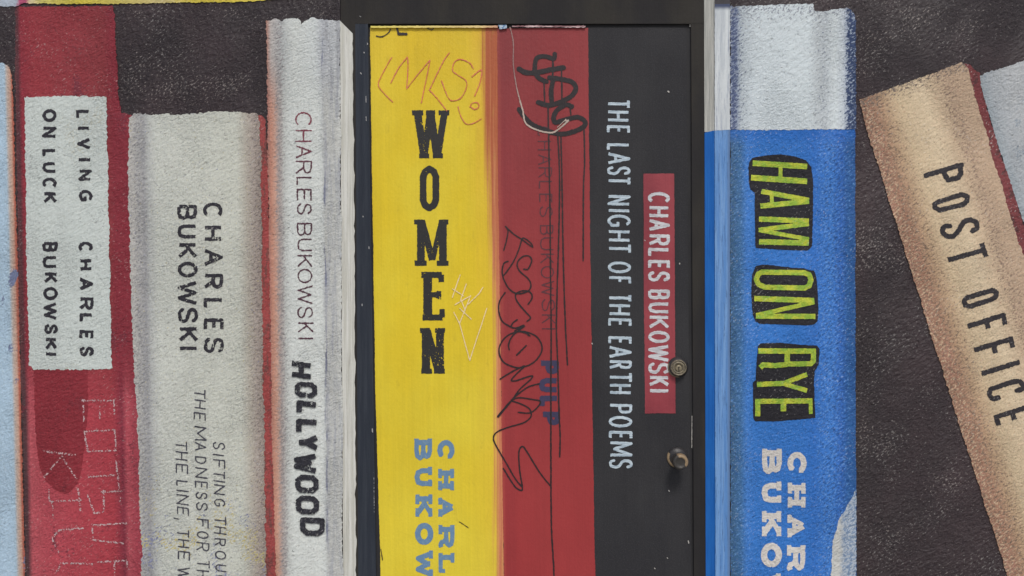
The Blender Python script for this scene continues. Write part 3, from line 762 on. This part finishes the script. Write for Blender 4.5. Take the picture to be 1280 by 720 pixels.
scr(*c4, [(150, 520), (200, 535), (265, 570), (276, 620), (230, 660), (130, 690), (62, 718), (35, 752), (48, 800), (120, 925), (175, 1020), (215, 1070)])
scr(600, 500, 5.14, [(150, 440), (220, 550), (262, 580), (272, 560), (255, 450), (250, 340), (270, 298), (300, 330), (380, 460), (450, 550)])
L.build('graffiti_scrawl', Rd - .0014, black_pen, pulp, merge=True, amp=.18, fr=.5, label='looping black pen signature')
L = Lettering()
L.strokes([(smooth(zoomed(625, 30, 4.8, [(60, 20), (80, 110), (80, 240), (98, 370), (120, 460)])), 1.3, False), (smooth(zoomed(625, 30, 4.8, [(120, 460), (137, 520), (155, 595), (220, 635), (305, 652), (350, 632), (410, 580)])), 1.9, False)])
L.strokes([(zoomed(625, 30, 4.8, [(345, 620), (395, 572)]), .9, False)])
L.strokes([(zoomed(625, 30, 4.8, [(380, 585), (410, 575)]), .9, False)])
L.build('scratch_mark', Rd - .0019, paint('grey_scratch', lambda g: g.mix(g.step(g.y, 90, 150), lin(140, 112, 108), lin(176, 160, 148)), 'door', .6, .15, 0), pulp, merge=True, amp=.25, label='pale curved scratch')

# ---- black book on the door
blk = book('black book with a white title and a red author patch on the door', 800, DD)
Bd = DD - .0016
M_blk = paint('black_spine', lambda g: g.mix(g.mul(g.step(g.noise(1.4, 1.4, 1, .5), .5, .75), .16), g.mix(g.step(g.noise(90, 190, 3, .5), .3, .7), lin(42, 42, 45), lin(49, 49, 51)), lin(84, 84, 88)), 'door', .65, .06, 0, spec=.18)
sheet('spine', [(733, 34.4), (800, 34.2), (858, 34.4), (861, 400), (864, 720), (865, BOT), (743, BOT), (740, 720), (737, 480), (734, 240)], Bd, M_blk, blk, .2, .001, wave=.2)
patch = sheet('author_patch', [(804.3, 217), (842.6, 217), (843.6, 370), (844.5, 516.8), (806.4, 516.8), (805, 370)], Bd - .0008, paint('patch_red', lambda g: g.mix(g.step(g.noise(50, 120, 3), .3, .7), lin(128, 48, 58), lin(142, 58, 66)), 'door', .52, .06, 0), blk, .25, .001, wave=.3)
white_d = paint('brushed_white_letters', lambda g: g.mix(g.step(g.noise(14, 2.0, 3, .6), .38, .62), lin(150, 166, 178), lin(182, 196, 204)), 'door', .55, .08, 0)
white_e = paint('brushed_bone_letters', lambda g: g.mix(g.step(g.noise(14, 2.0, 3, .6), .38, .62), lin(170, 170, 174), lin(196, 197, 200)), 'door', .55, .08, 0)
L = Lettering()
column(L, 'THELASTNIGHTOFTHEEARTHPOEMS', [(123.8, 136), (138.4, 151.8), (156.7, 167.3), (179.3, 189), (190.7, 205.6), (207.8, 219), (220, 232), (244, 256.7), (261.4, 265.2), (268.3, 283.6), (288, 301.8), (304, 317.4), (326.8, 341.5), (345.5, 355.6), (367, 378), (380.4, 394), (398, 408.8), (420.6, 431), (432.5, 447.5), (450.5, 461.3), (464.5, 478.8), (480, 492.5), (505, 517), (520, 534.3), (538.8, 549.3), (551.8, 570.8), (573.8, 585.8)], (758.3, 787.2), (761.3, 790.8), 3.5, skew=.02)
L.build('title_lettering', Bd - .0008, white_d, blk, amp=.25)
L = Lettering()
column(L, 'CHARLESBUKOWSKI', [(240, 254.4), (257.8, 271.5), (274, 288.8), (293, 307), (310, 321.9), (325, 336.7), (339, 352), (362, 374.5), (378, 391.5), (394.6, 411), (413.5, 428.8), (431, 452), (453, 467.5), (470, 483), (486.4, 490.6)], (809.8, 837.4), (810.5, 837.2), 4.0, skew=.02)
L.build('author_lettering', Bd - .0014, white_e, patch, amp=.3)
M_chip = paint('bare_chip', lambda g: lin(170, 168, 164), 'door', .6, .1, 0)
for p, wd in [([(862.5, 30), (862.6, 33)], 1.4), ([(835, 114), (836.2, 115)], 1.5), ([(865, 520), (864.7, 560)], .8), ([(871, 511), (872.4, 513), (871, 516)], 1.4), ([(872, 526), (872.5, 531)], 1.2), ([(836, 613), (836.6, 614)], 1.3), ([(740, 429), (740.5, 430)], 1.3), ([(860.3, 676), (861, 679)], 1.2), ([(806, 300), (806.4, 301)], 1.2), ([(818, 710), (819, 711)], 1.1), ([(834, 697), (834.6, 698)], 1.2), ([(849.5, 329), (849.6, 330)], 1.1)]:
    L = Lettering(); L.strokes([(p, wd, False)])
    L.build('paint_chip', Bd - .0022, M_chip, blk, amp=.2, fr=.8)

chips([([(450.6, 91), (451.6, 92.5)], 1.3), ([(455, 65), (455.2, 66)], 1.2), ([(459.2, 54), (459.4, 55.5)], 1.2), ([(457.6, 146), (457.8, 151)], .8), ([(457.4, 120), (457.6, 128)], .7), ([(461.2, 308), (461.4, 311)], .9), ([(453.6, 270), (454, 271)], 1.1), ([(465.3, 536), (465.6, 540)], 1.5), ([(452.5, 380), (452.7, 382)], 1.0), ([(467.3, 590), (467.8, 640)], .5), ([(449.5, 20), (451, 21)], 1.0)], RV - .0012, frame)
# lock and knob of the door
def brass(name, a, b, rough):
    g = G(name)
    g.put(g.b.inputs['Base Color'], g.mix(g.step(g.noise(3, 3, 3, .7), .35, .65), a, b))
    g.b.inputs['Roughness'].default_value = rough
    g.b.inputs['Metallic'].default_value = 0.35
    return g.m
M_brass = brass('worn_brass', lin(138, 129, 106), lin(112, 104, 86), .5)
M_brass_d = brass('dull_brass', lin(92, 86, 74), lin(126, 117, 98), .5)
def crescent(g, cx, cy, r0, r1, ax, ay, dark, metal, lo=.2, hi=.75):
    # black paint rubbed back to the metal along one side of a round edge
    dx = g.sub(g.x, cx); dy = g.sub(g.y, cy)
    r = g.math('SQRT', g.add(g.mul(dx, dx), g.mul(dy, dy)))
    dot = g.math('DIVIDE', g.add(g.mul(dx, ax), g.mul(dy, ay)), g.add(r, .01))
    f = g.mul(g.step(r, r0, r1), g.step(dot, lo, hi))
    f = g.step(g.add(f, g.mul(g.sub(g.noise(3.5, 3.5, 3, .7), .5), .9)), .42, .72)
    return g.mix(f, dark, metal)
M_rose = paint('chipped_lock_plate', lambda g: crescent(g, 847.3, 458.8, 10.6, 12.2, -.8, .6, lin(46, 45, 46), lin(122, 112, 92)), 'door', .45, .1, 0)
M_krose = paint('chipped_knob_plate', lambda g: crescent(g, 846.6, 571.6, 8.8, 11.6, -.88, .47, lin(48, 46, 46), lin(158, 136, 106), .3, .8), 'door', .42, .1, 0)
def lathe(name, px, py, d, prof, mat, parent, n=48, label=None):
    """turned part: prof = (radius in wall pixels, height towards the viewer in mm)"""
    c = at(px, py, d); k = (D + d) / D
    V, F, UV = [], [], []
    for r, h in prof:
        for i in range(n):
            a = 2 * math.pi * i / n
            V.append((c[0] + r * PX * k * math.cos(a), c[1] - h / 1000, c[2] + r * PX * k * math.sin(a)))
            UV.append((px + r * math.cos(a), py - r * math.sin(a)))
    m = len(prof)
    for j in range(m - 1):
        for i in range(n): F.append((j * n + i, j * n + (i + 1) % n, (j + 1) * n + (i + 1) % n, (j + 1) * n + i))
    F.append(tuple((m - 1) * n + i for i in range(n)))
    o = link_mesh(name, V, F, UV, mat, parent, label, True)
    return o
db = lathe('deadbolt', 847.3, 458.8, DD - .002, [(13, 0), (12.9, 2), (12.2, 4), (11.2, 6), (10.4, 8), (9.6, 9)], M_rose, door)
ring = lathe('lock_ring', 847.3, 458.8, DD - .002, [(9.9, 8), (9.9, 18), (9.4, 19.5), (8.6, 19.5), (8.3, 17.5), (7.6, 17), (7.2, 18.5), (5.6, 18.5), (5.2, 17.2), (4.4, 17.2), (4.2, 16.6)], M_brass_d, db)
cyl = lathe('lock_cylinder', 847.3, 459.4, DD - .002, [(4.0, 16), (4.0, 19.2), (3.6, 20), (2.0, 20)], M_brass, db)
kv, kf = boxmesh(-.0011, .0011, -.0212, -.0202, -.0066, .004)
c0 = at(847.3, 459.4, DD - .002)
link_mesh('keyhole', [(c0[0] + x, c0[1] + y, c0[2] + z) for x, y, z in kv], kf, [(0, 0)] * 8, paint('keyhole_black', lambda g: lin(22, 20, 18), 'door', .6, 0, 0), db)
kb = lathe('door_knob', 846.6, 571.6, DD - .002, [(13.0, 0), (12.8, 3), (11.8, 6), (9.5, 8.5), (6.8, 11), (5.6, 16), (5.4, 30)], M_krose, door)
M_knob = paint('chipped_knob_paint', lambda g: crescent(g, 846.6, 571.6, 4.6, 6.6, .8, -.6, lin(54, 52, 50), lin(138, 118, 92), -.1, .6), 'door', .4, .1, 0)
lathe('knob', 846.6, 571.6, DD - .002, [(5.4, 28), (7.0, 33), (8.8, 40), (9.7, 48), (9.7, 60), (9.2, 65), (8.0, 67), (6.2, 67.5), (5.8, 66.6), (2.0, 66.6)], M_knob, kb)

# ---- blue book at the right edge of the recess
def mott(g, amount, base, over, seed): return dry(g, amount, base, over, .12, seed)
def c_blue(g):
    base = g.ramp(g.x, 905, 1075, [(905, lin(62, 98, 134)), (916, lin(54, 92, 126)), (926, lin(56, 104, 152)), (934, lin(58, 120, 196)), (945, lin(46, 114, 192)), (1005, lin(44, 112, 192)), (1018, lin(42, 108, 190)), (1040, lin(56, 120, 200)), (1052, lin(42, 100, 182)), (1060, lin(34, 90, 152)), (1070, lin(30, 82, 138))])
    a = g.ramp(g.x, 905, 1075, [(905, (.16,) * 3 + (1,)), (932, (.16,) * 3 + (1,)), (945, (.0,) * 3 + (1,)), (1012, (.0,) * 3 + (1,)), (1030, (.26,) * 3 + (1,)), (1050, (.22,) * 3 + (1,)), (1064, (.16,) * 3 + (1,))])
    base = dry(g, a, base, lin(104, 152, 210), .3, 1)
    a2 = g.ramp(g.x, 905, 1075, [(905, (.3,) * 3 + (1,)), (935, (.12,) * 3 + (1,)), (960, (.05,) * 3 + (1,)), (1010, (.1,) * 3 + (1,)), (1035, (.32,) * 3 + (1,)), (1060, (.42,) * 3 + (1,))])
    base = dry(g, a2, base, lin(28, 76, 138), .3, 4)
    return g.mix(g.mul(g.step(g.y, 185, 164), .6), base, lin(26, 98, 184))
def c_cap(g):
    base = g.ramp(g.x, 905, 1075, [(905, lin(180, 188, 196)), (912, lin(176, 186, 196)), (916, lin(130, 142, 164)), (921, lin(136, 148, 168)), (926, lin(176, 186, 192)), (944, lin(196, 206, 210)), (1010, lin(198, 208, 211)), (1022, lin(186, 194, 197)), (1030, lin(182, 190, 194)), (1044, lin(202, 211, 213)), (1054, lin(190, 199, 206)), (1059, lin(166, 178, 194)), (1066, lin(150, 164, 184))])
    a = g.ramp(g.x, 905, 1075, [(905, (.2,) * 3 + (1,)), (917, (.66,) * 3 + (1,)), (924, (.32,) * 3 + (1,)), (942, (.02,) * 3 + (1,)), (1008, (.0,) * 3 + (1,)), (1020, (.20,) * 3 + (1,)), (1034, (.22,) * 3 + (1,)), (1046, (.0,) * 3 + (1,)), (1055, (.15,) * 3 + (1,)), (1060, (.66,) * 3 + (1,)), (1068, (.7,) * 3 + (1,))])
    base = mott(g, a, base, g.ramp(g.x, 905, 1075, [(905, lin(70, 84, 120)), (922, lin(78, 90, 122)), (934, lin(112, 119, 132)), (1046, lin(128, 136, 148)), (1056, lin(48, 66, 102))]), 2)
    return dry(g, g.mul(g.step(g.y, 40, 10), .38), base, lin(130, 136, 146), .15, 7)
def c_bwood(g):
    base = g.mix(g.step(g.noise(5, 110, 4, .65, 0, 2), .36, .66), lin(82, 128, 184), lin(108, 148, 196))
    base = g.mix(g.mul(g.step(g.noise(2.2, 40, 4, .72, 0, 6), .57, .66), .75), base, lin(62, 96, 140))
    return g.mix(g.step(g.x, 908, 911), base, lin(86, 118, 160))
def c_wwood(g):
    base = g.mix(g.step(g.noise(5, 90, 4, .65, 0, 2), .36, .66), lin(176, 183, 188), lin(198, 204, 206))
    base = g.mix(g.mul(g.step(g.noise(2.4, 50, 4, .72, 0, 6), .58, .68), .6), base, lin(112, 122, 150))
    return g.mix(g.step(g.y, 14, 7), base, lin(60, 70, 98))
M_bw = paint('blue_board', c_bwood, 'wood', .58, .06, 0)
M_ww = paint('white_board', c_wwood, 'wood', .6, .06, 0)
M_br = paint('deep_blue_board', lambda g: g.mix(g.step(g.noise(20, 80, 3, .6), .3, .7), lin(16, 92, 172), lin(26, 102, 182)), 'wood', .55, .05, 0)
M_wr = paint('grey_board', lambda g: g.mix(g.step(g.noise(8, 90, 4, .65), .35, .68), lin(160, 161, 155), lin(184, 184, 177)), 'wood', .6, .07, .1)
ham = book('blue book with a white top and yellow-green title, wrapped round the right recess edge', 975)
sheet('spine', [(912.8, 161), (960, 161.5), (1010, 160.5), (1069, 161), (1069.6, 400), (1070, 600), (1070, BOT), (912.8, BOT)], W0 - .001, paint('blue_spine', c_blue, 'stucco', .55, .05, .12), ham, .55, wave=.5)
sheet('white_top', [(912.8, 8), (940, 7), (985, 5.5), (1016, 5), (1018, 14), (1030, 14), (1045, 11), (1060, 10), (1068, 16), (1070, 30), (1070, 162), (1010, 161.5), (960, 162.5), (912.8, 162)], W0 - .0018, paint('white_cap', c_cap, 'stucco', .62, .05, .22), ham, .9, wave=.5)
sheet('board_edge', [(893.4, 162), (912.4, 162), (912.4, BOT), (894.6, BOT)], -.0052, M_bw, ham, .15, .001, wave=.15)
sheet('board_edge', [(893.2, 5), (912.4, 5), (912.4, 162), (893.4, 163)], -.0056, M_ww, ham, .25, .0012, wave=.2, label='white upper board edge')
reveal('inner_edge', (893, 894.3), (880, 883), -3, -1, 165, M_wr, ham, lift=.0012)
reveal('inner_edge', (893, 894.3), (880, 883), 163, 166, BOT, M_br, ham, lift=.0018)
def c_curl(g):
    return g.mix(g.step(g.add(g.x, g.mul(g.sub(g.noise(6, 6, 3, .7), .5), 9)), 1048, 1056), lin(190, 192, 188), dry(g, .5, lin(110, 132, 160), lin(168, 178, 188), .2))
sheet('white_flash', [(1070.4, 611), (1064, 622), (1056, 638), (1048.5, 649), (1045, 662), (1041, 675), (1039.6, 690), (1039, 720), (1040, 800), (1046, BOT), (1070.4, BOT)], W0 - .0016, paint('flash_white', c_curl, 'stucco', .62, .05, .2), ham, .8, wave=.4)
def green(g):
    return g.mix(g.step(g.noise(14, 10, 3, .6), .36, .66), lin(138, 172, 56), lin(182, 190, 58))
M_green = paint('lime_letters', green, 'stucco', .58, .08, .12)
M_card = paint('near_black_patch', lambda g: lin(36, 35, 40), 'stucco', .6, .1, 0, spec=.25)
z1 = lambda p: zoomed(920, 180, 5.14, p); z2 = lambda p: zoomed(920, 320, 6.545, p); z3 = lambda p: zoomed(920, 420, 6, p)
p1 = sheet('title_patch', z1([(85, 115), (105, 88), (200, 73), (290, 67), (380, 80), (450, 105), (485, 150), (495, 230), (496, 400), (490, 655), (462, 685), (330, 682), (125, 668), (122, 480), (120, 312), (92, 290), (83, 250), (80, 150)]), W0 - .0017, M_card, ham, .3, .001, 1.0, wave=.2)
p2 = sheet('title_patch', z2([(165, 80), (230, 71), (330, 80), (450, 95), (550, 100), (600, 115), (640, 121), (656, 170), (670, 300), (675, 450), (668, 530), (640, 560), (570, 570), (380, 560), (200, 555), (160, 535), (135, 480), (125, 330), (132, 150)]), W0 - .0017, M_card, ham, .3, .001, 1.0, wave=.2)
p3 = sheet('title_patch', z3([(182, 55), (330, 50), (480, 65), (608, 72), (628, 97), (620, 210), (590, 270), (585, 350), (596, 615), (450, 628), (280, 640), (142, 640), (128, 610), (126, 350), (146, 330), (155, 180), (163, 80)]), W0 - .0017, M_card, ham, .3, .001, 1.0, wave=.2)
def word(z, s, parts, parent):
    L = Lettering()
    for letter in parts: L.strokes([(z(p), wd / s, butt) for p, wd, butt in letter])
    L.build('title_lettering', W0 - .0024, M_green, parent, amp=.25, fr=.5)
word(z1, 5.14, [
 [([(107, 123), (457, 145)], 36, True), ([(97, 216), (457, 240)], 37, True), ([(287, 130), (285, 225)], 25, True)],
 [([(163, 304), (470, 362)], 32, True), ([(157, 399), (470, 368)], 34, True), ([(228, 315), (232, 390)], 24, True)],
 [([(147, 482), (468, 495)], 34, True), ([(468, 512), (146, 553)], 30, True), ([(146, 553), (468, 612)], 26, True), ([(148, 628), (468, 636)], 35, True)]], p1)
word(z2, 6.545, [
 [([(215, 132), (560, 137), (598, 152), (614, 195), (600, 242), (562, 262), (235, 255), (185, 232), (165, 190), (182, 148), (215, 132), (300, 133)], 42, False)],
 [([(150, 348), (640, 364)], 44, True), ([(642, 376), (165, 486)], 36, True), ([(163, 492), (650, 494)], 42, True)]], p2)
word(z3, 6, [
 [([(168, 112), (600, 114)], 40, True), ([(580, 112), (582, 185), (560, 208), (385, 210)], 38, False), ([(385, 112), (383, 215)], 40, True), ([(385, 212), (290, 222), (205, 215), (182, 238)], 38, True)],
 [([(157, 363), (360, 355)], 38, True), ([(350, 358), (533, 287)], 34, True), ([(350, 356), (533, 410)], 34, True)],
 [([(145, 490), (573, 486)], 38, True), ([(163, 480), (163, 602)], 38, True), ([(356, 490), (356, 565)], 42, True), ([(560, 480), (560, 585)], 28, True)]], p3)
L = Lettering()
column(L, 'BUKOWSKI', [(557, 593.3), (598, 632), (635, 674), (678.7, 709), (713, 755), (759, 786), (790, 822), (826, 842)], (952, 978), (950.5, 976.5), 7.6, SLAB)
column(L, 'CHARLES', [(565, 592.6), (600, 638), (640, 675), (677.8, 716), (719, 748), (752, 780), (784, 810)], (984.5, 1008.4), (981.5, 1006), 7.2, SLAB)
L.build('author_lettering', W0 - .0018, paint('warm_white_letters', lambda g: lin(204, 200, 194), 'stucco', .62, .06, .12), ham, amp=.3)

# ---- leaning tan book
def c_tan(g):
    u = g.across(1034.0, 0.3125)      # distance to the left edge, measured along x
    base = g.ramp(u, 0, 150, [(0, lin(150, 112, 92)), (16, lin(158, 120, 98)), (30, lin(178, 150, 120)), (50, lin(198, 178, 146)), (84, lin(206, 188, 158)), (104, lin(194, 172, 144)), (118, lin(184, 160, 135)), (140, lin(184, 160, 135))])
    base = dry(g, g.mul(g.step(g.math('ABSOLUTE', g.sub(u, 116)), 22, 3), .34), base, lin(140, 120, 104), .12, 14)
    sp = g.mul(g.step(u, 46, 4), g.step(g.noise(20, 60, 3, .6), .48, .7))
    base = dry(g, g.mul(sp, .62), base, lin(166, 122, 104), .35)
    base = dry(g, g.mul(g.step(u, 62, 20), .36), base, lin(122, 104, 88), .14, 3)
    base = dry(g, g.mul(g.step(u, 44, 4), .34), base, lin(192, 166, 138), .14, 9)
    top = g.across(-2000, 0)
    edge = g.add(g.y, g.mul(g.x, .375))
    return dry(g, g.mul(g.step(edge, 556, 530), .44), base, lin(116, 104, 94), .16, 5)
tan = book('tan book with a brown edge leaning to the left at the right side', 1200)
sheet('cover_edge', [(1202, 80), (1210, 80), (1224, 92), (1227, 110), (1247, 180), (1281, 285), (1340, 470), (1480, BOT), (1460, BOT), (1330, 490), (1278, 330), (1234, 190)], W0 - .0008, paint('oxblood_edge', lambda g: dry(g, g.step(g.noise(12, 20, 3), .45, .8), lin(118, 56, 58), lin(86, 50, 50), .2), 'stucco', .6, .16, .35, .1, flecks=.45), tan, 1.0)
sheet('spine', [(1074, 125), (1085, 120), (1140, 101), (1180, 86), (1202, 78), (1209, 84), (1225, 140), (1239, 190), (1281, 326), (1332, 484), (1464, BOT), (1317, BOT), (1260, 720), (1202, 540), (1146, 360), (1089, 180)], W0 - .0014, paint('tan_spine', c_tan, 'stucco', .64, .10, .38), tan, .9, wave=.8)
L = Lettering()
zp = lambda p: zoomed(1140, 190, 4, p); zq = lambda p: zoomed(1180, 350, 3.79, p)
for z, s, letter in [
 (zp, 4, [([(70, 117), (247, 64)], 0), ([(240, 66), (246, 105), (232, 128), (180, 140), (158, 100)], 0)]),
 (zp, 4, [([(130, 250), (250, 212), (275, 222), (276, 245), (255, 262), (140, 290), (116, 280), (114, 262), (130, 250), (160, 240)], 0)]),
 (zp, 4, [(smooth([(188, 370), (160, 376), (154, 400), (175, 420), (205, 420), (235, 390), (260, 350), (290, 340), (320, 352), (325, 378), (303, 393)]), 0)]),
 (zp, 4, [([(180, 540), (362, 490)], 1), ([(348, 456), (371, 523)], 1)]),
 (zq, 3.79, [([(108, 84), (230, 48), (248, 58), (247, 78), (225, 92), (120, 126), (100, 118), (96, 100), (108, 84), (140, 75)], 0)]),
 (zq, 3.79, [([(113, 220), (290, 163)], 1), ([(280, 162), (291, 212)], 1), ([(200, 190), (211, 230)], 1)]),
 (zq, 3.79, [([(143, 332), (328, 276)], 1), ([(316, 278), (326, 320)], 1), ([(235, 305), (243, 347)], 1)]),
 (zq, 3.79, [([(178, 444), (360, 388)], 1)]),
 (zq, 3.79, [(smooth([(258, 558), (232, 562), (216, 543), (222, 520), (250, 508), (340, 480), (368, 490), (374, 514), (345, 524)]), 0)]),
 (zq, 3.79, [([(243, 650), (440, 588)], 1), ([(246, 640), (259, 688)], 1), ([(322, 625), (335, 662)], 1), ([(420, 590), (432, 632)], 1)])]:
    L.strokes([(z(p), 6.2, bool(bt)) for p, bt in letter])
L.build('title_lettering', W0 - .0021, paint('charcoal_letters', lambda g: lin(44, 40, 44), 'stucco', .6, .12, 0), tan, amp=.55)

# ---- pale grey book cut off at the right
def c_pgrey(g):
    u = g.across(1192.0, 0.312)
    base = g.ramp(u, 0, 70, [(0, lin(150, 160, 166)), (14, lin(166, 172, 176)), (40, lin(178, 182, 184)), (70, lin(172, 176, 178))])
    return dry(g, g.mul(g.step(g.noise(20, 30, 3), .5, .8), .5), base, lin(140, 152, 162), .2)
pg = book('pale grey book cut off by the right side behind the leaning tan book', 1400)
sheet('spine', [(1222, 97), (1232, 92), (1256, 84), (1282, 75), (1340, 56), (1600, 860), (1600, BOT), (1478, BOT), (1342, 474), (1283, 289), (1248, 184), (1229, 120)], W0 - .0004, paint('pale_grey_spine', c_pgrey, 'stucco', .64, .08, .25), pg, 1.0)

# ---- yellow strip above the books on the left
def c_strip(g):
    return g.ramp(g.add(g.x, g.mul(g.sub(g.noise(5, 5, 2), .5), 8)), -60, 400, [(-60, lin(160, 172, 184)), (20, lin(160, 170, 182)), (24, lin(164, 74, 104)), (33, lin(164, 74, 104)), (38, lin(204, 188, 150)), (52, lin(192, 182, 100)), (100, lin(196, 180, 62)), (205, lin(184, 170, 116)), (235, lin(196, 180, 66)), (400, lin(196, 180, 70))])
st = sheet('shelf_edge', [(-60, 7), (22, 7.5), (30, 4.5), (60, 5), (140, 4.5), (240, 3), (320, 1.5), (345, -1), (400, -4), (400, -40), (-60, -40)], W0 - .001, paint('yellow_strip', c_strip, 'stucco', .6, .08, .25), None, .8, wave=.5)
things_set(st, 'thin yellow painted shelf edge along the top left of the wall', 'shelf')
